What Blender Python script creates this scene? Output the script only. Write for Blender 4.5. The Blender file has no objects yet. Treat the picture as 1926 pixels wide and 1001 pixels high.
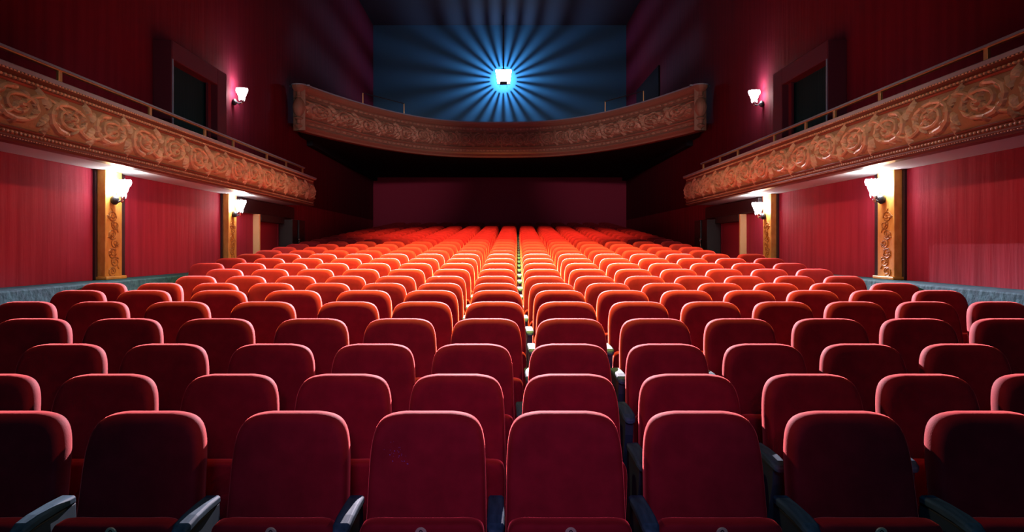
import bpy, math, random
from mathutils import Vector, Matrix
random.seed(7)
scn = bpy.context.scene
col = scn.collection
PI = math.pi
F = 1400.0            # focal length in pixels of the 1926 px frame
VX, VY = 940.0, 465.0 # vanishing point of the hall's long axis
EYE = 1.75
def X_at(px, d): return (px - VX) * d / F
def Z_at(py, d): return EYE + (VY - py) * d / F

# ------------------------------------------------------------------ helpers
class MB:
    def __init__(s): s.v = []; s.f = []; s.m = []; s.slot = 0
    def add(s, vs, fs):
        n = len(s.v); s.v += [tuple(p) for p in vs]
        for f in fs: s.f.append(tuple(i + n for i in f)); s.m.append(s.slot)
    def box(s, x0, x1, y0, y1, z0, z1):
        v = [(x, y, z) for z in (z0, z1) for y in (y0, y1) for x in (x0, x1)]
        s.add(v, [(0,2,3,1),(4,5,7,6),(0,1,5,4),(2,6,7,3),(0,4,6,2),(1,3,7,5)])
    def rings(s, rs, cap0=True, cap1=True):
        n = len(rs[0]); vs = [p for r in rs for p in r]; fs = []
        for i in range(len(rs) - 1):
            for j in range(n):
                k = (j + 1) % n
                fs.append((i*n+j, i*n+k, (i+1)*n+k, (i+1)*n+j))
        if cap0: fs.append(tuple(range(n))[::-1])
        if cap1: fs.append(tuple((len(rs)-1)*n + j for j in range(n)))
        s.add(vs, fs)
    def tube(s, pts, r, n=8, sc=None):
        P = [Vector(p) for p in pts]; rs = []
        for i, p in enumerate(P):
            t = (P[min(i+1, len(P)-1)] - P[max(i-1, 0)]).normalized()
            a = t.cross(Vector((0,0,1)))
            if a.length < 1e-3: a = Vector((1,0,0))
            a.normalize(); b = t.cross(a)
            rr = r if sc is None else r*sc[i]
            rs.append([p + a*math.cos(2*PI*k/n)*rr + b*math.sin(2*PI*k/n)*rr for k in range(n)])
        s.rings(rs)
    def lathe(s, c, prof, n=16, axis='z'):
        rs = []
        for r, h in prof:
            ring = []
            for k in range(n):
                a = 2*PI*k/n; p = (r*math.cos(a), r*math.sin(a), h)
                if axis == 'y': p = (p[0], h, p[1])
                if axis == 'x': p = (h, p[0], p[1])
                ring.append((c[0]+p[0], c[1]+p[1], c[2]+p[2]))
            rs.append(ring)
        s.rings(rs)
    def build(s, name, mats, parent=None, smooth=False, bevel=0, segs=2):
        me = bpy.data.meshes.new(name); me.from_pydata(s.v, [], s.f)
        if not isinstance(mats, (list, tuple)): mats = [mats]
        for m in mats: me.materials.append(m)
        if len(mats) > 1: me.polygons.foreach_set('material_index', s.m)
        import bmesh
        bm = bmesh.new(); bm.from_mesh(me); bmesh.ops.recalc_face_normals(bm, faces=bm.faces); bm.to_mesh(me); bm.free()
        if smooth: me.polygons.foreach_set('use_smooth', [True]*len(me.polygons))
        me.update()
        o = bpy.data.objects.new(name, me); col.objects.link(o)
        if parent: o.parent = parent
        if bevel:
            b = o.modifiers.new('b', 'BEVEL'); b.width = bevel; b.segments = segs; b.limit_method = 'ANGLE'; b.angle_limit = math.radians(40)
        return o
def tag(o, label=None, cat=None, group=None, kind=None):
    if label: o['label'] = label
    if cat: o['category'] = cat
    if group: o['group'] = group
    if kind: o['kind'] = kind
    return o
def empty(name, loc=(0,0,0)):
    o = bpy.data.objects.new(name, None); o.location = loc; o.empty_display_size = .1; col.objects.link(o); return o
def structure(o): o['kind'] = 'structure'; return o
KIDS = {}
def copy_tree(o, parent=None):
    c = o.copy(); col.objects.link(c)
    if parent is not None: c.parent = parent
    for ch in KIDS_of(o): copy_tree(ch, c)
    return c
def KIDS_of(o):
    if o.name not in KIDS: KIDS[o.name] = list(o.children)
    return KIDS[o.name]

# ------------------------------------------------------------------ materials
def mat(name, base, rough=.5, metal=0, sheen=0, sheen_tint=(1,1,1), sheen_rough=.3, emit=None, estr=0, spec=.5, bump=None, vary=None, coat=0):
    m = bpy.data.materials.new(name); m.use_nodes = True
    nt = m.node_tree; b = nt.nodes['Principled BSDF']
    b.inputs['Base Color'].default_value = (*base, 1); b.inputs['Roughness'].default_value = rough
    b.inputs['Metallic'].default_value = metal; b.inputs['Specular IOR Level'].default_value = spec
    b.inputs['Sheen Weight'].default_value = sheen; b.inputs['Sheen Tint'].default_value = (*sheen_tint, 1)
    b.inputs['Sheen Roughness'].default_value = sheen_rough; b.inputs['Coat Weight'].default_value = coat
    if emit: b.inputs['Emission Color'].default_value = (*emit, 1); b.inputs['Emission Strength'].default_value = estr
    if bump or vary:
        tc = nt.nodes.new('ShaderNodeTexCoord'); mp = nt.nodes.new('ShaderNodeMapping')
        nt.links.new(tc.outputs['Object'], mp.inputs['Vector'])
    if bump:   # (scale vec, strength, distance)
        mp.inputs['Scale'].default_value = bump[0]
        n = nt.nodes.new('ShaderNodeTexNoise'); n.inputs['Scale'].default_value = 1; n.inputs['Detail'].default_value = 4
        nt.links.new(mp.outputs[0], n.inputs['Vector'])
        bp = nt.nodes.new('ShaderNodeBump'); bp.inputs['Strength'].default_value = bump[1]; bp.inputs['Distance'].default_value = bump[2]
        nt.links.new(n.outputs['Fac'], bp.inputs['Height']); nt.links.new(bp.outputs[0], b.inputs['Normal'])
    if vary:   # (scale vec, colour a, colour b, lo, hi)
        mp2 = nt.nodes.new('ShaderNodeMapping'); mp2.inputs['Scale'].default_value = vary[0]
        nt.links.new(tc.outputs['Object'], mp2.inputs['Vector'])
        n2 = nt.nodes.new('ShaderNodeTexNoise'); n2.inputs['Scale'].default_value = 1; n2.inputs['Detail'].default_value = 5
        nt.links.new(mp2.outputs[0], n2.inputs['Vector'])
        r = nt.nodes.new('ShaderNodeValToRGB'); r.color_ramp.elements[0].color = (*vary[1], 1); r.color_ramp.elements[1].color = (*vary[2], 1)
        r.color_ramp.elements[0].position = vary[3]; r.color_ramp.elements[1].position = vary[4]
        nt.links.new(n2.outputs['Fac'], r.inputs['Fac']); nt.links.new(r.outputs['Color'], b.inputs['Base Color'])
    return m
M = {}
M['velvet'] = mat('red_velvet', (.2,.006,.012), .8, sheen=1, sheen_tint=(1,.13,.12), sheen_rough=.35, spec=.15,
                  bump=((160,160,160), .15, .004), vary=((9,9,9), (.16,.005,.012), (.24,.009,.019), .3, .7))
M['arm'] = mat('slate_painted_wood', (.06,.2,.26), .7, spec=.1, bump=((60,6,60), .3, .004), vary=((30,4,30), (.015,.05,.075), (.04,.1,.145), .35, .65))
M['armside'] = mat('dark_slate_panel', (.02,.05,.07), .45)
M['plate'] = mat('enamel_disc', (.55,.5,.35), .35, metal=.3)
M['plate_ink'] = mat('black_ink', (.02,.02,.02), .5)
M['speck'] = mat('lint', (.25,.2,.8), .6)
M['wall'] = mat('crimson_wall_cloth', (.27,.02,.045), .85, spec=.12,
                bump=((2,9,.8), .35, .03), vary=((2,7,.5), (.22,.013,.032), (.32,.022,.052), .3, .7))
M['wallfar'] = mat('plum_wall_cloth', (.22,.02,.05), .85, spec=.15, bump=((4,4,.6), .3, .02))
M['wallup'] = mat('crimson_wall_cloth_shaded', (.15,.01,.03), .85, spec=.1, bump=((2,9,.8), .35, .03), vary=((2,7,.5), (.085,.004,.017), (.12,.007,.023), .3, .7))  # same crimson cloth, with the dimness above the balconies painted into its colour
M['slate'] = mat('slate_painted_wall', (.03,.1,.175), .9, spec=.1, bump=((3,3,3), .1, .01))
M['ceil'] = mat('dark_ceiling', (.03,.03,.045), .9, spec=.1)
M['soffit'] = mat('pale_plaster', (.5,.54,.6), .7, bump=((3,3,3), .2, .01))
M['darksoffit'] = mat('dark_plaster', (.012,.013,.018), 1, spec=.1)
M['floor'] = mat('dark_carpet', (.05,.006,.012), .95, spec=.1, bump=((80,80,80), .4, .005))
M['plinth'] = mat('blue_grey_stone', (.2,.32,.38), .85, spec=.1, bump=((14,14,14), .5, .02), vary=((8,8,12), (.007,.045,.07), (.022,.095,.13), .35, .68))
M['gold'] = mat('antique_gilt_wood', (.5,.3,.17), .6, metal=.1, bump=((22,22,22), .35, .01), vary=((7,7,7), (.4,.28,.17), (.64,.47,.32), .3, .7))
M['gildback'] = mat('brown_gilt_ground', (.27,.17,.1), .6, metal=.1, bump=((30,30,30), .4, .008))
M['rosewood'] = mat('rosewood_moulding', (.12,.042,.03), .4, metal=.15, bump=((25,25,25), .3, .006))
M['copper'] = mat('aged_copper_gilt', (.34,.2,.14), .6, metal=.1, bump=((25,25,25), .5, .015), vary=((9,9,9), (.26,.14,.09), (.42,.26,.18), .3, .7))
M['copperback'] = mat('aged_copper_ground', (.24,.13,.09), .65, metal=.1, bump=((25,25,25), .5, .01))
M['ledge'] = mat('grey_stone_ledge', (.2,.27,.36), .6, bump=((20,20,20), .4, .01))
M['pillar'] = mat('ochre_gilt', (.62,.32,.06), .45, metal=.2, bump=((25,25,25), .3, .008), vary=((10,10,6), (.5,.24,.04), (.7,.4,.1), .3, .7))
M['pillarcarve'] = mat('umber_carving', (.3,.12,.02), .5, metal=.2)
M['darkwood'] = mat('near_black_wood', (.022,.008,.012), .55)
M['casing'] = mat('oxblood_casing', (.07,.01,.024), .6, spec=.2)
M['opening'] = mat('dark_teal_curtain', (.003,.025,.034), .8, spec=.1, bump=((1,14,.5), .4, .03))
M['brass'] = mat('brass', (.72,.45,.18), .35, metal=.8)
M['steel'] = mat('blue_grey_metal', (.16,.26,.38), .45, metal=.3)
M['black'] = mat('black_metal', (.02,.025,.035), .4, metal=.3)
M['chrome'] = mat('chrome', (.75,.75,.78), .15, metal=1)
M['doorred'] = mat('crimson_door', (.28,.012,.035), .7, spec=.2)
M['cream'] = mat('cream_painted_edge', (.72,.42,.2), .5)
M['glow'] = mat('lit_crystal', (.9,.9,.9), .3, emit=(1,.95,.9), estr=80)
M['crystal'] = mat('crystal_drops', (.85,.9,.92), .1, emit=(.85,.95,1), estr=3)
M['projglass'] = mat('lit_lantern_glass', (.9,.9,.9), .3, emit=(1,.98,.93), estr=22)

# ------------------------------------------------------------------ camera
cd = bpy.data.cameras.new('camera'); cam = bpy.data.objects.new('camera', cd); col.objects.link(cam)
cam.location = (0, 0, EYE); cam.rotation_euler = (PI/2, 0, 0)
cd.sensor_width = 36; cd.sensor_fit = 'HORIZONTAL'; cd.lens = F/1926*36
cd.shift_x = (963-VX)/1926; cd.shift_y = -(500.5-VY)/1926; cd.clip_start = .05; cd.clip_end = 200
scn.camera = cam

# ------------------------------------------------------------------ rows
ROW_D = [840/s for s in (262,217,186,161,137,120,106,95)]
ROW_TOP = [787,712,652,602,569,547,533,519.5]
ROWS = []   # (d, top z)
for d, y in zip(ROW_D, ROW_TOP): ROWS.append((d, Z_at(y, d)))
for k in range(1, 23):
    d = ROW_D[-1] + .884*k
    ROWS.append((d, EYE - .344 + .0665*(d - ROW_D[-1])))
BACK_H = 1.013
def floor_z(y):
    pts = [(-4, 0)] + [(d, z - BACK_H) for d, z in ROWS] + [(30, ROWS[-1][1]-BACK_H+.08)]
    for (a, za), (b, zb) in zip(pts, pts[1:]):
        if y <= b: return za + (zb-za)*(y-a)/(b-a)
    return pts[-1][1]

# ------------------------------------------------------------------ room shell
WX = 4.93; YB = 29.0; ZC = 10.4
# stepped floor: one tread per row
mb = MB()
treads = [(-4, ROWS[0][0]+.25, 0.0)]
for i, (d, z) in enumerate(ROWS[1:], 1):
    y0 = treads[-1][1]
    y1 = d + .25 if i < len(ROWS)-1 else YB+.3
    treads.append((y0, y1, z-BACK_H))
prof = []
for y0, y1, z in treads: prof += [(y0, z), (y1, z)]
vs = []; fs = []
for y, z in prof: vs += [(-WX-.4, y, z), (WX+.4, y, z)]
n = len(prof)
for i in range(n-1): fs.append((2*i, 2*i+1, 2*i+3, 2*i+2))
nb = len(vs); vs += [(-WX-.4,-4,-.4),(WX+.4,-4,-.4),(-WX-.4,YB+.3,-.4),(WX+.4,YB+.3,-.4)]
fs += [(nb,nb+2,nb+3,nb+1),(0,nb,nb+1,1),(2*n-2,2*n-1,nb+3,nb+2), tuple([2*i for i in range(n)]+[nb+2,nb])[::-1], tuple([2*i+1 for i in range(n)]+[nb+3,nb+1])]
mb.add(vs, fs); structure(mb.build('floor', M['floor']))
mb = MB(); mb.box(-WX-.4, WX+.4, -4, YB+.3, ZC, ZC+.3); structure(mb.build('ceiling', M['ceil']))
mb = MB(); mb.box(-WX-.4, WX+.4, YB, YB+.3, -.2, 4.6); structure(mb.build('wall_rear', M['wallfar']))
mb = MB(); mb.box(-WX-.4, WX+.4, YB, YB+.3, 4.6, ZC); structure(mb.build('wall_rear_upper', M['slate']))

UD = (10.57, 12.70)         # upper doorway casing, along the wall
LD = (15.05, 16.55)         # lower exit recess
UZ0, UZ1 = 2.85, EYE+2.68
for sx, nm in ((-1, 'left'), (1, 'right')):
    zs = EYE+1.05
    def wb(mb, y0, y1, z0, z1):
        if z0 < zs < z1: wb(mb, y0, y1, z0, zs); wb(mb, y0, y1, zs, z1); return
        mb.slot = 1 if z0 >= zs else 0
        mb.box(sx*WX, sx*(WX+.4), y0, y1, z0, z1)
    mb = MB()
    uo = (UD[0]+.1, UD[1]-.35)
    lz = EYE+.55
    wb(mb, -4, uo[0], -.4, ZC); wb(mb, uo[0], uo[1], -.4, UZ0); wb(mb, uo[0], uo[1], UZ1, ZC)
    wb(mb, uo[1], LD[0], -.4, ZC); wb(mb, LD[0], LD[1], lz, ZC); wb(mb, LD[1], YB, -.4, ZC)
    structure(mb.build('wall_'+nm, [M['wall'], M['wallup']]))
    # plinth along the wall foot
    mb = MB(); mb.box(sx*4.5, sx*WX, -4, 14.2, 0, EYE-.4); structure(mb.build('baseboard_'+nm, M['plinth'], bevel=.015))

# ------------------------------------------------------------------ swept profiles and carved friezes
def sweep(mb, path, ss, prof):
    """closed profile of (u,z) along path(s)->(pos, normal)"""
    rs = []
    for s in ss:
        p, nrm = path(s)
        rs.append([(p[0]+nrm[0]*u, p[1]+nrm[1]*u, z) for u, z in prof])
    mb.rings(rs)
def relief_tube(mb, mp, pts, w0, w1, hgt, n=5):
    """half-round strap lying on the frieze surface; pts in (s,v) metres"""
    N = len(pts); rs = []
    for i, (s, v) in enumerate(pts):
        a = pts[max(i-1,0)]; b = pts[min(i+1,N-1)]
        tx, ty = b[0]-a[0], b[1]-a[1]; L = math.hypot(tx, ty) or 1; nx, ny = -ty/L, tx/L
        f = i/(N-1); w = w0+(w1-w0)*f; h = hgt*(.5+.5*(w/max(w0,w1)))
        rs.append([mp(s+nx*w*math.cos(PI*k/(n-1)), v+ny*w*math.cos(PI*k/(n-1)), h*math.sin(PI*k/(n-1))-.004) for k in range(n)])
    mb.rings(rs)
def relief_leaf(mb, mp, s, v, ang, L, W, h, curl=.5):
    """pointed lobed leaf with a raised midrib"""
    rs = []; n = 5
    for i in range(6):
        f = i/5; a = ang + curl*f
        if i: cx += math.cos(a)*L/5; cy += math.sin(a)*L/5
        else: cx, cy = s, v
        w = W*(math.sin(PI*(.12+.86*f))**.8)*(1+.18*(-1)**i)
        nx, ny = -math.sin(a), math.cos(a)
        rs.append([mp(cx+nx*w*q, cy+ny*w*q, h*(1-abs(q)**1.3)*(.6+.6*math.sin(PI*f))-.003) for q in (-1,-.5,0,.5,1)])
    mb.rings(rs)
def relief_boss(mb, mp, s, v, rs_, rv, h):
    rings = []
    for r, hh in ((1, -.003), (.8, h*.6), (.45, h), (.1, h*.8)):
        rings.append([mp(s+rs_*r*math.cos(2*PI*k/8), v+rv*r*math.sin(2*PI*k/8), hh) for k in range(8)])
    mb.rings(rings, cap0=False)
def scrollwork(mb, mp, s0, s1, v0, v1, pitch, h, seed=1):
    rnd = random.Random(seed)
    n = max(1, int(round((s1-s0)/pitch))); pitch = (s1-s0)/n
    H = v1-v0; vm = (v0+v1)/2; asp = pitch*.47/(H*.45)
    def warp(sc): return lambda a, b, off: mp(a, b, off)
    # running main stem
    pts = [(s0+pitch*.02+(s1-s0-pitch*.04)*i/(n*10), vm + H*.38*math.sin(PI*i/10.0 + PI/2)) for i in range(n*10+1)]
    relief_tube(mb, mp, pts, .022, .022, h*.8)
    for k in range(n):
        cs = s0+pitch*(k+.5); sg = 1 if k % 2 else -1
        R = H*.40
        turns = 2.1; pts = []
        for i in range(27):
            f = i/26; a = sg*(PI/2 + turns*2*PI*f); r = R*(1-f)**.85+R*.10
            pts.append((cs+math.cos(a)*r*asp, vm+math.sin(a)*r))
        relief_tube(mb, mp, pts, .03, .014, h)
        relief_boss(mb, mp, cs, vm, R*.2*asp, R*.22, h*1.15)
        for q in range(9):    # acanthus lobes springing off the scroll
            a = sg*(PI/2 + 2*PI*q/9+rnd.uniform(-.1,.1)); r = R*(.90-.35*q/9)
            relief_leaf(mb, mp, cs+math.cos(a)*r*asp, vm+math.sin(a)*r, a+sg*.6, R*.66, R*.26, h*.95, sg*1.1)
        for q in range(5):
            a = 2*PI*q/5+rnd.random(); relief_leaf(mb, mp, cs+math.cos(a)*R*.2, vm+math.sin(a)*R*.2, a+sg*.5, R*.5, R*.18, h*.85, sg*.8)
        # leaf fans between the scrolls
        es = cs+pitch/2
        if k < n-1:
            for q in range(4):
                for t in (-1, 1):
                    relief_leaf(mb, mp, es+rnd.uniform(-.02,.02), vm+t*H*(.08+.08*q), (PI/2*t)+(q-1.5)*.5, H*.32, H*.11, h*.95, .7*(-1)**q)
def beads(mb, path, s0, s1, pitch, z, u, rz, ru):
    n = int((s1-s0)/pitch)
    for k in range(n):
        s = s0+(k+.5)*pitch; rs = []
        for f, hh in ((1,-.002),(.75,ru*.75),(.2,ru)):
            rr = []
            for j in range(6):
                a = 2*PI*j/6; p, nr = path(s+math.cos(a)*pitch*.42*f)
                rr.append((p[0]+nr[0]*(u+hh), p[1]+nr[1]*(u+hh), z+math.sin(a)*rz*f))
            rs.append(rr)
        mb.rings(rs, cap0=False)
def dentils(mb, path, s0, s1, pitch, z0, z1, u0, u1):
    n = int((s1-s0)/pitch)
    for k in range(n):
        a = s0+k*pitch; b = a+pitch*.58; rs = []
        for s in (a, b):
            p, nr = path(s); rs.append([(p[0]+nr[0]*u, p[1]+nr[1]*u, z) for u, z in ((u0,z0),(u1,z0),(u1,z1),(u0,z1))])
        mb.rings(rs)

# side balconies
BX = 4.23
def side_balcony(sx):
    side = 'left' if sx < 0 else 'right'
    dz = 0.0 if sx < 0 else .035
    zb, zt = EYE+.92+dz*.4, EYE+1.55+dz
    y0, y1 = 2.2, 16.8
    root = empty('balcony', (sx*BX, y1, zb)); off = Vector(root.location)
    path = lambda s: ((sx*BX-off.x, s-off.y), (-sx, 0))
    Z = lambda z: z-off.z
    ss = [y0+(y1-y0)*i/40 for i in range(41)]
    Ht = zt-zb; zf0, zf1 = zb+.125, zt-.125
    bul = lambda z: .015+.06*math.sin(PI*min(1,max(0,(z-zf0)/(zf1-zf0))))**.8 if zf0 < z < zf1 else .015
    # cornice (with ledge)
    mb = MB()
    sweep(mb, path, ss, [(u, Z(z)) for u, z in ((-.1,zf1),(.02,zf1),(.03,zf1+.02),(.022,zf1+.03),(.022,zf1+.06),(.045,zf1+.075),(.075,zf1+.10),(.08,zt-.012),(-.1,zt-.012))])
    mb.slot = 1; beads(mb, path, y0, y1, .062, Z(zf1+.046), .022, .016, .02)
    dentils(mb, path, y0, y1, .05, Z(zt-.042), Z(zt-.022), .07, .088)
    mb.build('cornice', [M['rosewood'], M['gold']], root)
    mb = MB(); sweep(mb, path, ss, [(u, Z(z)) for u, z in ((-.22,zt-.03),(.092,zt-.03),(.097,zt+.005),(.085,zt+.014),(-.22,zt+.014))])
    mb.build('ledge', M['ledge'], root)
    # frieze: curved ground plus carved scrolls
    mb = MB(); pf = [(-.12, zf0)]+[(bul(zf0+.001+(zf1-zf0-.002)*i/12), zf0+(zf1-zf0)*i/12) for i in range(13)]+[(-.12, zf1)]
    sweep(mb, path, ss, [(u, Z(z)) for u, z in pf]); mb.slot = 1
    def mp(s, v, o):
        p, nr = path(s); u = bul(v)+o; return (p[0]+nr[0]*u, p[1]+nr[1]*u, Z(v))
    scrollwork(mb, mp, y0, y1, zf0+.01, zf1-.01, .78, .048, 3 if sx < 0 else 5)
    o = mb.build('carved_frieze', [M['gildback'], M['gold']], root)
    # lower moulding
    mb = MB()
    sweep(mb, path, ss, [(u, Z(z)) for u, z in ((-.12,zf0),(.04,zf0),(.05,zf0-.012),(.04,zf0-.024),(.025,zf0-.03),(.02,zf0-.07),(.035,zf0-.078),(.045,zf0-.09),(.035,zf0-.1),(.01,zf0-.11),(-.005,zb),(-.12,zb))])
    mb.slot = 1; beads(mb, path, y0, y1, .058, Z(zf0-.05), .022, .016, .02); beads(mb, path, y0, y1, .04, Z(zf0-.1), .03, .008, .012)
    mb.build('lower_moulding', [M['rosewood'], M['copper']], root)
    mb = MB(); sx_ = sx
    mb.box(sx*(BX+.05)-off.x, sx*(WX-.003)-off.x, y0-off.y, -.02, Z(EYE+.947), Z(EYE+1.15)); mb.build('soffit', M['soffit'], root)
    tag(root, 'long side balcony on the %s wall, front carved with gilded leaf scrolls' % side, 'balcony', 'side balconies')
    return zt+.014
def railing(sx, zl, ds):
    side = 'left' if sx < 0 else 'right'
    x = sx*(BX+.09); zr = zl+.19
    root = empty('balcony_railing', (x, ds[-1], zl))
    mb = MB(); mb.box(-.030, .030, 2.4-ds[-1], .12, .170, .194); mb.build('handrail', M['steel'], root, bevel=.004)
    mb = MB(); mb.box(-.020, .020, 2.4-ds[-1], .10, .158, .170); mb.build('rail_trim', M['brass'], root)
    for d in ds:
        mb = MB(); mb.box(-.014, .014, d-ds[-1]-.03, d-ds[-1]+.03, 0, .166); mb.build('post', M['brass'], root, bevel=.003)
    tag(root, 'low brass railing with blue-grey handrail on top of the %s side balcony' % side, 'railing')
zl = side_balcony(-1); railing(-1, zl, [3.6, 5.4, 7.3, 9.19, 10.9, 12.06, 13.8, 15.05, 16.3])
zl = side_balcony(1); railing(1, zl, [3.4, 5.0, 6.6, 8.45, 9.6, 10.5, 11.7, 13.5, 14.6, 15.8])

# rear balcony, concave towards the stage
RX = 4.62
def rear_path(s):
    x = max(-RX, min(RX, s)); sg = 1 if x > 0 else -1; d = 22.35 - 6.2*(abs(x)/4.93)**2.6
    g = -6.2*2.6*(abs(x)/4.93)**1.6/4.93*sg
    L = math.hypot(g, 1); nx, ny = g/L, -1/L
    if abs(s) > RX:      # the front turns a round corner towards the side wall
        a0 = math.atan2(ny, nx); a1 = -PI if sg < 0 else 0
        a = a0+(a1-a0)*min(1, (abs(s)-RX)/.2); nx, ny = math.cos(a), math.sin(a)
    return (x, d), (nx, ny)
zb, zt = EYE+2.69, EYE+3.71
root = empty('balcony', (0, 22.35, zb)); off = Vector(root.location)
path = lambda s: ((rear_path(s)[0][0], rear_path(s)[0][1]-off.y), rear_path(s)[1])
Z = lambda z: z-off.z
ss = [-RX-.2+.025*i for i in range(8)]+[-RX+2*RX*i/64 for i in range(65)]+[RX+.025*i for i in range(1, 9)]
zf0, zf1 = zb+.31, zt-.27
bul = lambda z: .03+.11*math.sin(PI*min(1,max(0,(z-zf0)/(zf1-zf0))))**.7 if zf0 < z < zf1 else .03
mb = MB(); sweep(mb, path, ss, [(u, Z(z)) for u, z in ((-.15,zf1),(.04,zf1),(.07,zf1+.03),(.05,zf1+.05),(.05,zf1+.13),(.1,zf1+.16),(.15,zf1+.22),(.16,zt),(-.15,zt))])
mb.slot = 1; beads(mb, path, -RX, RX, .1, Z(zf1+.09), .05, .032, .03)
mb.build('cornice', [M['copperback'], M['copper']], root)
mb = MB(); sweep(mb, path, ss, [(u, Z(z)) for u, z in ((-.25,zt),(.17,zt),(.17,zt+.03),(-.25,zt+.03))]); mb.build('ledge', M['ledge'], root)
mb = MB(); pf = [(-.15, zf0)]+[(bul(zf0+.001+(zf1-zf0-.002)*i/12), zf0+(zf1-zf0)*i/12) for i in range(13)]+[(-.15, zf1)]
sweep(mb, path, ss, [(u, Z(z)) for u, z in pf]); mb.slot = 1
def mp(s, v, o):
    p, nr = path(s); u = bul(v)+o; return (p[0]+nr[0]*u, p[1]+nr[1]*u, Z(v))
scrollwork(mb, mp, -RX+.03, RX-.03, zf0+.01, zf1-.01, .42, .06, 9)
mb.build('carved_frieze', [M['copperback'], M['copper']], root)
mb = MB(); sweep(mb, path, ss, [(u, Z(z)) for u, z in ((-.15,zf0),(.07,zf0),(.1,zf0-.03),(.08,zf0-.06),(.05,zf0-.07),(.04,zf0-.16),(.08,zf0-.18),(.09,zf0-.21),(.06,zf0-.24),(.02,zf0-.27),(.0,zb),(-.15,zb))])
mb.slot = 1; beads(mb, path, -RX, RX, .1, Z(zf0-.115), .042, .03, .03)
mb.build('lower_moulding', [M['copperback'], M['copper']], root)
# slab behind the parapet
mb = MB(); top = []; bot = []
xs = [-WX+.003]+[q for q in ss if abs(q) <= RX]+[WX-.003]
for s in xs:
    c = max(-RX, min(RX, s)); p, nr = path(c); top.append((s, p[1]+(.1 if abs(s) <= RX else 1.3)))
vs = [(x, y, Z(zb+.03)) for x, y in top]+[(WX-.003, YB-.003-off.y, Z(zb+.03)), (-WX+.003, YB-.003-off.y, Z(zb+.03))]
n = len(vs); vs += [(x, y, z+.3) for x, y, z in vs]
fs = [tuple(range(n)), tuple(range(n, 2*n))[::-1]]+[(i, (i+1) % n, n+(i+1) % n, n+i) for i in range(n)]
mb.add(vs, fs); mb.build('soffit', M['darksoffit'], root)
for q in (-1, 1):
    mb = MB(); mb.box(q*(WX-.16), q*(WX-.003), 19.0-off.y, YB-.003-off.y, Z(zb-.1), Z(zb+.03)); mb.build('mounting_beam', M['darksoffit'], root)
tag(root, 'curved rear balcony with copper-brown carved front spanning the far end of the hall', 'balcony')
# short guard rails up there
for a, b, nm in ((-3.62, -2.72, 'left'), (2.95, 3.75, 'right')):
    pa, pb = rear_path(a)[0], rear_path(b)[0]; zr = zt+.03
    root = empty('guard_rail', (pa[0], pa[1]+.12, zr)); o = Vector(root.location)
    for q in (pa, pb):
        mb = MB(); mb.tube([(q[0]-o.x, q[1]+.12-o.y, 0), (q[0]-o.x, q[1]+.12-o.y, .34)], .014, 6); mb.build('post', M['brass'], root)
    mb = MB(); mb.tube([(pa[0]-o.x, pa[1]+.12-o.y, .34), (pb[0]-o.x, pb[1]+.12-o.y, .34)], .014, 6); mb.build('handrail', M['black'], root)
    tag(root, 'thin guard rail on the %s part of the curved rear balcony' % nm, 'railing')
# darker doorway on the rear upper wall
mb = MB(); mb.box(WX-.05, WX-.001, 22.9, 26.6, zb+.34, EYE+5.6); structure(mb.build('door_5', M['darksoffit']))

# ------------------------------------------------------------------ upper doorways and lower exits
for sx, nm, k in ((-1,'left',1), (1,'right',2)):
    y0, y1 = UD; zt_ = EYE+2.95; oz = UZ1; o0, o1 = y0+.03, y1-.40
    PX = 4.66
    g = MB()
    def bb(a, b, c, d, e, f): g.box(sx*a, sx*b, c, d, e, f)
    zbase = EYE+1.15
    bb(PX, WX, y0, o0, zbase, zt_); bb(PX, WX, o1, y1, zbase, zt_); bb(PX, WX, o0, o1, oz, zt_)
    fr = structure(g.build('door_%d' % k, M['casing'], bevel=.01))
    g = MB(); bb(PX+.16, PX+.19, o0-.0, o1+.05, zbase, oz+.05); g.build('door_curtain', M['opening'], fr)
    g = MB(); bb(PX+.08, PX+.12, o1-.20, o1-.08, zbase, oz); g.build('door_edge', M['casing'], fr)
    g = MB(); bb(PX-.01, PX+.005, o0-.02, o0+.015, zbase, oz); g.build('door_bead', M['steel'], fr)
# lower exits
for sx, nm, k in ((-1,'left',3), (1,'right',4)):
    g = MB(); PX = 4.62
    def bb(a, b, c, d, e, f): g.box(sx*a, sx*b, c, d, e, f)
    fz = floor_z(15.5)-.1; hz = EYE+.52
    bb(4.84, WX, 13.95, 17.55, EYE+.66, EYE+.93); bb(PX, WX, 16.6, 17.0, fz, EYE+.62); bb(PX-.03, WX, 17.05, 17.55, fz, EYE+.62)
    bb(4.80, WX, 15.0, 16.6, hz, EYE+.66)
    fr = structure(g.build('door_%d' % k, M['darkwood'], bevel=.01))
    g = MB(); bb(WX+.02, WX+.07, 14.95, 16.65, fz, EYE+.58); g.build('door_panel', M['doorred'], fr)
    g = MB(); g.tube([(sx*(PX-.0), 16.75, EYE-.02+.0), (sx*(PX-.1), 16.75, EYE-.02), (sx*(PX-.1), 16.75, EYE+.14)], .018, 8)
    g.lathe((sx*(PX-.1), 16.75, EYE+.15), [(.01,0),(.035,.01),(.035,.04),(.01,.05)], 10); g.build('door_handle', M['chrome'], fr, smooth=True)
    g = MB(); bb(4.80, WX, 14.86, 14.93, fz, EYE+.66); structure(g.build('trim_%d' % (k-2), M['cream'], bevel=.006))

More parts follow.
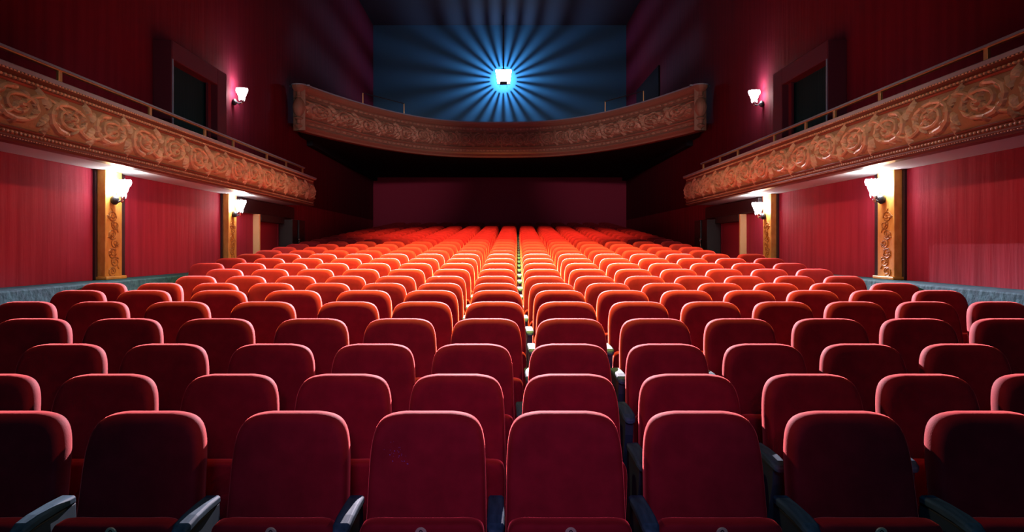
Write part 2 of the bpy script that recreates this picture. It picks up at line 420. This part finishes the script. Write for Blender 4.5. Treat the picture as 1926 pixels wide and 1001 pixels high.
# ------------------------------------------------------------------ pilasters
def pilaster(sx, d0, label):
    root = empty('pilaster', (sx*4.9, d0, EYE-.40)); H = .40+.945
    def P(a, b, c, d, e, f, m, name, bev=0):
        g = MB(); g.box(sx*(a-4.9), sx*(b-4.9), c, d, e, f); return g.build(name, m, root, bevel=bev)
    P(4.90, 4.927, -.02, .70, 0, H, M['darkwood'], 'backing_panel')
    P(4.80, 4.90, .03, .43, .04, H, M['pillar'], 'shaft', .008)
    P(4.77, 4.927, .0, .50, 0, .04, M['pillar'], 'base', .01)
    P(4.86, 4.90, .47, .56, .0, H, M['darkwood'], 'side_strip')
    g = MB()
    def mp(s, v, o): return (sx*(4.80-4.9-o), s, v)
    scroll = random.Random(int(d0*10))
    v = .10; k = 0
    while v < H-.50:
        sg = 1 if k % 2 else -1; c = .23+.03*sg
        pts = []
        for i in range(17):
            f = i/16; a = sg*(PI/2+1.6*2*PI*f); r = .085*(1-f)+.012; pts.append((c+math.cos(a)*r*1.1, v+math.sin(a)*r*.7))
        relief_tube(g, mp, pts, .012, .007, .014)
        for q in range(5): relief_leaf(g, mp, c+scroll.uniform(-.09,.09), v+scroll.uniform(-.05,.05), scroll.uniform(0,6), .07, .018, .012, 1.2)
        v += .115; k += 1
    g.build('carving', M['pillarcarve'], root)
    tag(root, label, 'pilaster', 'pilasters under the side balconies')
pilaster(-1, 9.03, 'ochre carved pilaster on the left wall, nearest to the stage'); pilaster(-1, 13.15, 'narrow ochre pilaster on the left wall beside the exit doorway')
pilaster(1, 9.03, 'ochre carved pilaster on the right wall, nearest to the stage'); pilaster(1, 13.15, 'narrow ochre pilaster on the right wall beside the exit doorway')

# ------------------------------------------------------------------ wall sconces
def sconce_proto():
    root = empty('wall_sconce')
    g = MB(); R = lambda r, z: [(r*math.cos(2*PI*k/8+.39), r*math.sin(2*PI*k/8+.39), z) for k in range(8)]
    g.rings([R(.045,-.10), R(.065,-.06), R(.085,0), R(.105,.075), R(.098,.075), R(.07,0), R(.04,-.07)], cap0=True, cap1=True)
    g.build('glass_shade', M['glow'], root)
    for k in range(8):
        a = 2*PI*k/8; g = MB()
        g.lathe((.102*math.cos(a), .102*math.sin(a), .05), [(.002,.035),(.014,.015),(.016,-.005),(.002,-.045)], 6); g.build('crystal_drop', M['crystal'], root)
    for k in range(6):
        a = 2*PI*k/6; g = MB(); g.lathe((.05*math.cos(a), .05*math.sin(a), -.12), [(.002,.03),(.013,.01),(.002,-.03)], 6); g.build('crystal_drop', M['crystal'], root)
    g = MB(); g.lathe((0,0,0), [(.012,-.10),(.03,-.115),(.022,-.14),(.012,-.16),(.02,-.185),(.008,-.21)], 12)
    g.build('lamp_cup', M['chrome'], root, smooth=True)
    return root
def place_sconce(o, sx, x, d, z, wallx, label):
    o.location = (sx*x, d, z)
    g = MB(); g.tube([(0,0,-.18), (sx*.06,0,-.2), (sx*(wallx-x)*.6,0,-.16), (sx*(wallx-x-.03),0,-.17)], .012, 8); g.build('arm', M['black'], o, smooth=True)
    g = MB(); g.lathe((sx*(wallx-x-.045),-.0,-.17), [(.012,.047),(.05,.04),(.062,.02),(.062,-.0),(.045,-.02),(.012,-.03)] if sx > 0 else [(.012,-.047),(.05,-.04),(.062,-.02),(.062,0),(.045,.02),(.012,.03)], 14, 'x')
    g.build('wall_mount', M['black'], o, smooth=True)
    tag(o, label, 'wall lamp', 'crystal wall sconces')
sp = sconce_proto()
KIDS[sp.name] = list(sp.children)
SC = [(-1,4.68,9.22,EYE+.755,4.80,'lit crystal sconce on the near ochre pilaster of the left wall'),
      (-1,4.67,13.38,EYE+.765,4.80,'lit crystal sconce on the narrow pilaster beside the left exit doorway'),
      (1,4.68,9.30,EYE+.77,4.80,'lit crystal sconce on the near ochre pilaster of the right wall'),
      (1,4.67,13.46,EYE+.73,4.80,'lit crystal sconce on the narrow pilaster beside the right exit doorway'),
      (-1,4.76,13.74,EYE+2.85,4.93,'lit crystal sconce high beside the dark doorway above the left balcony'),
      (1,4.76,13.92,EYE+2.85,4.93,'lit crystal sconce high beside the dark doorway above the right balcony')]
olds = [copy_tree(sp) for _ in SC[1:]]
for o, a in zip([sp]+olds, SC): place_sconce(o, *a[:5], a[5])

# ------------------------------------------------------------------ rear lantern
LP = Vector((X_at(947, 27.6), 27.6, Z_at(145, 27.6)))
root = empty('spotlight', LP)
g = MB()
f_ = [(-.31,-.0,.27),(.31,-.0,.27),(.24,-.0,-.26),(-.22,-.0,-.26)]
rs = [[(x*.55, .30, z*.55) for x, y, z in f_], [(x*1.04, .05, z*1.04) for x, y, z in f_], [(x*1.04, -.02, z*1.04) for x, y, z in f_]]
g.rings(rs); g.build('housing', M['black'], root)
g = MB(); g.rings([[(x, -.021, z) for x, y, z in f_], [(x*.9, -.05, z*.9) for x, y, z in f_]]); g.build('glass_front', M['projglass'], root, bevel=.01)
# made-up rear cage: bars added to throw starburst streaks onto the wall behind
g = MB(); nb = 22
for k in range(nb):
    a = 2*PI*(k+.5)/nb; r = .17; w = .0105
    c, s = math.cos(a), math.sin(a)
    rs = []
    for y in (.38, .97):
        rs.append([(c*(r+q)-s*t, y, .22+s*(r+q)+c*t) for q, t in ((-.01,-w),(.01,-w),(.01,w),(-.01,w))])
    g.rings(rs)
g.lathe((0,0,.22), [(.19,.36),(.19,.39),(.15,.39),(.15,.36)], 22, 'y')
g.tube([(0,.05,0),(0,.36,.22)], .1, 12)
g.build('added_ray_cage', M['black'], root)
g = MB(); g.box(-.13,.13,-.51,-.50,-.402,-.27); g.box(-.13,-.12,-.5,0,-.402,-.27); g.box(.12,.13,-.5,0,-.402,-.27); g.build('added_beam_blade', M['black'], root)  # blade added below the lantern to keep the beam off the upper walls
g = MB(); g.tube([(0,.2,.15),(0,.2,ZC-LP.z)], .025, 8); g.build('hanger', M['black'], root)
tag(root, 'dazzling white spotlight hanging high above the curved rear balcony', 'spotlight')

# ------------------------------------------------------------------ seats
def superring(a, b, n, N, fx=lambda x, t: x):
    out = []
    for k in range(N):
        th = 2*PI*(k+.5)/N; c, s = math.cos(th), math.sin(th)
        x = a*math.copysign(abs(c)**(2/n), c); t = b*math.copysign(abs(s)**(2/n), s)
        out.append((x, t))
    return out
REC = math.tan(math.radians(11))
def backrest_mb(N=56, full=True):
    hb = .335; zc = BACK_H-hb-.0
    base = superring(.262, hb, 6.8, N)
    def shape(k, y):
        r = []
        for x, t in base:
            f = t/hb
            taper = 1.0 if f < -.1 else 1-.065*((f+.1)/1.1)**1.4
            arch = -.02*(x/.262)**2*(f > 0)
            xx, tt = x*taper, t+arch
            # inset by an even distance rather than by scale
            ins = min(1-k, .12); sc = min(1, k/.88)
            xx = (xx-math.copysign(min(abs(xx), ins*.26), xx))*sc
            tt = (tt-math.copysign(min(abs(tt), ins*.335), tt))*sc
            yy = y + (.030*(1-(xx/.26)**2)*(1 if y < 0 else .3))
            r.append((xx, yy+(tt+hb)*REC, zc+tt))
        return r
    ks = [(.02,-.072),(.4,-.072),(.72,-.074),(.88,-.072),(.935,-.067),(.972,-.052),(.994,-.028),(1,-.004),(1,.03),(.98,.05),(.94,.06),(.6,.064),(.02,.064)] if full else [(.5,-.07),(.93,-.068),(1,-.035),(1,.03),(.93,.06)]
    g = MB(); g.rings([shape(k, y) for k, y in ks]); return g
def seatpan_mb(N=40, full=True):
    base = superring(.256, .175, 7, N); g = MB(); rs = []
    for k, y in ([(.02,.04),(.9,.04),(.97,.03),(1,.01),(1,-.04),(.985,-.055),(.95,-.064),(.88,-.067),(.5,-.068),(.02,-.068)] if full else [(.9,.04),(1,.0),(.97,-.065)]):
        r = []
        for x, t in base:
            xx = x-math.copysign(min(abs(x), (1-k)*.25), x); tt = t-math.copysign(min(abs(t), (1-k)*.17), t)
            dip = -.014*(1-(xx/.256)**2)*(tt > 0)
            r.append((xx, y-.125-(tt)*.10, .468+tt+dip))
        rs.append(r)
    g.rings(rs); return g
def armrest_mb(full=True):
    g = MB(); rs = []
    st = [(.03,.0,.6),(.02,.0,1),(-.1,.004,1),(-.22,.002,1.02),(-.29,-.006,1.0),(-.325,-.016,.8),(-.335,-.024,.45)] if full else [(.03,0,1),(-.32,-.01,1)]
    for y, dz, w in st:
        hw, ht = .034*w, .02*min(1, w)
        rs.append([(hw*c, y, .655+dz+ht*s) for c, s in ((-1,-.5),(-.7,-1),(.7,-1),(1,-.5),(1,.6),(.75,1),(-.75,1),(-1,.6))])
    g.rings(rs); return g
def side_mb():
    g = MB(); rs = []
    for y0, y1, z in ((-.12,.06,0),(-.12,.06,.05),(-.16,.05,.2),(-.29,.045,.55),(-.30,.04,.638)):
        rs.append([(-.024,y0,z),(.024,y0,z),(.024,y1,z),(-.024,y1,z)])
    g.rings(rs); return g
def foot_mb():
    g = MB(); g.box(-.27, .27, -.02, .03, .3, .36); return g
proto = empty('theatre_seat')
P_back = backrest_mb().build('backrest', M['velvet'], proto, smooth=True)
P_pan = seatpan_mb().build('seat_cushion', M['velvet'], proto, smooth=True)
P_arm = armrest_mb().build('armrest', M['arm'], proto, smooth=False, bevel=.004)
P_side = side_mb().build('side_panel', M['armside'], proto, bevel=.006)
P_rail = foot_mb().build('hinge_bar', M['black'], proto)
g = MB(); g.lathe((0,-.207,.598), [(.0225,.006),(.024,-.002),(.021,-.005),(.002,-.005)], 20, 'y'); g.slot = 1
rr = []
for k in range(16):
    a = 2*PI*k/16; c, s = math.cos(a), math.sin(a)
    rr.append([(.0075*c*q, -.2125-.001*h, .598+.012*s*q) for q, h in ((1.25,0),(1.25,1),(.8,1),(.8,0))])
rr.append(rr[0]); g.rings(rr, False, False)
P_plate = g.build('number_plate', [M['plate'], M['plate_ink']], proto)
P_plate['label'] = 'small round pale number disc'
lo_back = backrest_mb(28, False); lo_pan = seatpan_mb(16, False); lo_arm = armrest_mb(False); lo_side = side_mb()

PX_ROWS = [
 [-10,256,538,806,1065,1331,1611,1888],
 [-50,180,428,650,857,1076,1305,1542,1764,1992],
 [98,295,501,697,887,1068,1249,1445,1638,1834],
 [42,218,395,579,748,914,1071,1226,1397,1573,1743,1920],
 [31,171,323,487,650,791,930,1064,1199,1331,1465,1604,1738,1875],
 [135,260,403,545,680,808,934,1046,1169,1292,1409,1527,1645,1775],
 [211,314,415,510,612,718,826,932,1040,1145,1253,1358,1465,1575,1694]]
ORD = ['zeroth','front','second','third','fourth','fifth','sixth','seventh','eighth','ninth','tenth','eleventh','twelfth','thirteenth','fourteenth','fifteenth','sixteenth','seventeenth','eighteenth','nineteenth','twentieth','twenty-first','twenty-second','twenty-third','twenty-fourth']
NTH = ['leftmost','second','third','fourth','fifth','sixth','seventh','eighth','ninth','tenth','eleventh','twelfth','thirteenth','fourteenth','fifteenth','sixteenth']
layout = []
for i, (d, z) in enumerate(ROWS):
    if i < len(PX_ROWS):
        xs = [X_at(p, d) for p in PX_ROWS[i]]
        # keep every seat its own width apart
        mid = min(range(len(xs)), key=lambda j: abs(xs[j]))
        for j in range(mid+1, len(xs)): xs[j] = max(xs[j], xs[j-1]+.604)
        for j in range(mid-1, -1, -1): xs[j] = min(xs[j], xs[j+1]-.604)
    else:
        gx = .243+(d-ROW_D[-1])*.023
        xs = [gx+.6*(j+.5) for j in range(-9, 9)]
        xs = [x for x in xs if -4.22 < x < 4.24]
    layout.append((i, d, z-BACK_H, xs))
count = 0; first = True; far = MB(); nfar = 0
for i, d, zf, xs in layout:
    indiv = count+len(xs) <= 300
    arms = [(xs[j]+xs[j+1])/2-xs[j] if j < len(xs)-1 else .3 for j in range(len(xs))]
    for j, x in enumerate(xs):
        if not indiv:
            for src, dx, slot in ((lo_back,0,0),(lo_pan,0,0),(lo_arm,arms[j],1),(lo_side,arms[j],2)):
                far.slot = slot; far.add([(a+x+dx, b+d, c+zf) for a, b, c in src.v], src.f)
            if j == 0:
                for src, slot in ((lo_arm,1),(lo_side,2)):
                    far.slot = slot; far.add([(a+x-.3, b+d, c+zf) for a, b, c in src.v], src.f)
            continue
        count += 1
        if first: s = proto; first = False
        else:
            s = proto.copy(); col.objects.link(s)
        s.location = (x, d, zf)
        gp = min([abs(xs[q]-x) for q in (j-1, j+1) if 0 <= q < len(xs)])
        wsc = max(1.0, min(1.09, gp/.604)); s.scale = (wsc, 1, 1)
        kids = [P_back, P_pan, P_arm, P_side, P_rail] + ([P_plate] if i < 1 else [])
        for ch in kids:
            c = ch if s is proto else ch.copy()
            if c is not ch: col.objects.link(c); c.parent = s
            if ch in (P_arm, P_side): c.location.x = arms[j]/wsc
        if j == 0:
            for ch in (P_arm, P_side):
                c = ch.copy(); col.objects.link(c); c.parent = s; c.location.x = -.3/1.0
        row = ORD[i+1]
        pos = NTH[j] + ('' if j == 0 else ' from the left')
        if j == len(xs)-1: pos = 'rightmost'
        extra = ''
        if i == 0 and j == 3:
            extra = ' dotted with violet lint'
            g = MB(); rnd = random.Random(4)
            for q in range(26):
                cx = -.13+rnd.gauss(0, .028); t = .85+rnd.gauss(0,.022)-(cx+.13)*.6
                zz = t; hb=.335; yy = -.074+.03*(1-(cx/.26)**2)+(t-(BACK_H-2*hb))*REC
                g.lathe((cx, yy, zz), [(.0003,-.001),(rnd.uniform(.0007,.0022),0),(.0003,.001)], 5, 'y')
            lo = g.build('lint_specks', M['speck'], s); lo['kind'] = 'stuff'; lo['label'] = 'scatter of tiny violet lint specks'
        if i == 0 and j in (0, 7): extra = ' cut by the picture edge'
        tag(s, 'red velvet theatre seat%s in the %s row, %s' % (extra, row, pos), 'seat', 'theatre seats in %s row' % row)
o = far.build('theatre_seats', [M['velvet'], M['arm'], M['armside']], smooth=True)
tag(o, 'dim red velvet seats in the farthest rows under the rear balcony', 'seat', kind='stuff')

# ------------------------------------------------------------------ lights
def look(o, tgt): o.rotation_euler = (Vector(tgt)-o.location).to_track_quat('-Z','Y').to_euler()
def spot(name, loc, tgt, watt, colr, ang, blend=.6, rad=.1):
    l = bpy.data.lights.new(name, 'SPOT'); l.energy = watt; l.color = colr; l.spot_size = math.radians(ang); l.spot_blend = blend; l.shadow_soft_size = rad
    o = bpy.data.objects.new(name, l); col.objects.link(o); o.location = loc; look(o, tgt); return o
def point(name, loc, watt, colr, rad=.05):
    l = bpy.data.lights.new(name, 'POINT'); l.energy = watt; l.color = colr; l.shadow_soft_size = rad
    o = bpy.data.objects.new(name, l); col.objects.link(o); o.location = loc; return o
bs = LP+Vector((0,-.12,-.30))
spot('rear_beam', bs, bs+Vector((0,-10,-3.95)), 160000, (.95,.78,.9), 29, .45, .03)
for sx in (-1, 1):
    for y, e in ((5.0, 560), (8.6, 1400), (12.6, 1500)):
        spot('house_flood', (sx*4.6, y, EYE+4.55), (-sx*1.6, y+.3, 1.8), e, (1,.5,.27), 48, .7, .12)
    spot('stage_balcony_lamp', (sx*1.2, 2.2, EYE+.9), (-sx*4.3, 11.5, EYE+1.25), 520, (1,.86,.72), 42, 1, .15)
    spot('stage_rear_wash', (sx*.6, -1.0, EYE+3.2), (sx*3.1, 19.5, EYE+2.9), 5200, (1,.72,.68), 13, 1, .2)
for y, e in ((9.4, 26000), (12.8, 42000)):
    spot('ceiling_downlight', (0, y, ZC-.25), (0, y+.2, 1), e, (1,.72,.12), 60, .8, .15)
spot('ceiling_downlight', (0, 13.2, ZC-.25), (0, 19.2, 2.2), 22000, (1,.36,.1), 46, .9, .15)
spot('stage_cool', (0, -1.2, EYE+2.2), (0, 5.5, .9), 130, (.18,.6,1), 95, .8, .3)
spot('stage_fill', (0, -1.5, EYE+1.2), (0, 6, .7), 330, (1,.28,.9), 36, 1, .4)
spot('lower_wall_fill', (0, -1.0, EYE+1.5), (0, 29, EYE+1.8), 700, (1,.7,.95), 26, 1, .2)  # added fill that brightens the lower rear wall, not an actual lamp
point('rear_glow', LP+Vector((0,.78,.22)), 340, (.3,.62,1), .01)  # light added inside the cage to cast the streaks on the wall
point('rear_glow_soft', LP+Vector((0,.95,.22)), 12, (.03,.45,1), .02)  # added fill, turns the wall between the streaks blue

w = bpy.data.worlds.new('world'); scn.world = w; w.use_nodes = True
w.node_tree.nodes['Background'].inputs[0].default_value = (.5,.5,.9,1); w.node_tree.nodes['Background'].inputs[1].default_value = .004

scn.view_settings.view_transform = 'Standard'; scn.view_settings.look = 'None'
scn.view_settings.exposure = 0; scn.view_settings.gamma = 1; scn.view_settings.use_curve_mapping = False
scn.cycles.use_denoising = True
scn.cycles.max_bounces = 6; scn.cycles.diffuse_bounces = 3; scn.cycles.glossy_bounces = 3
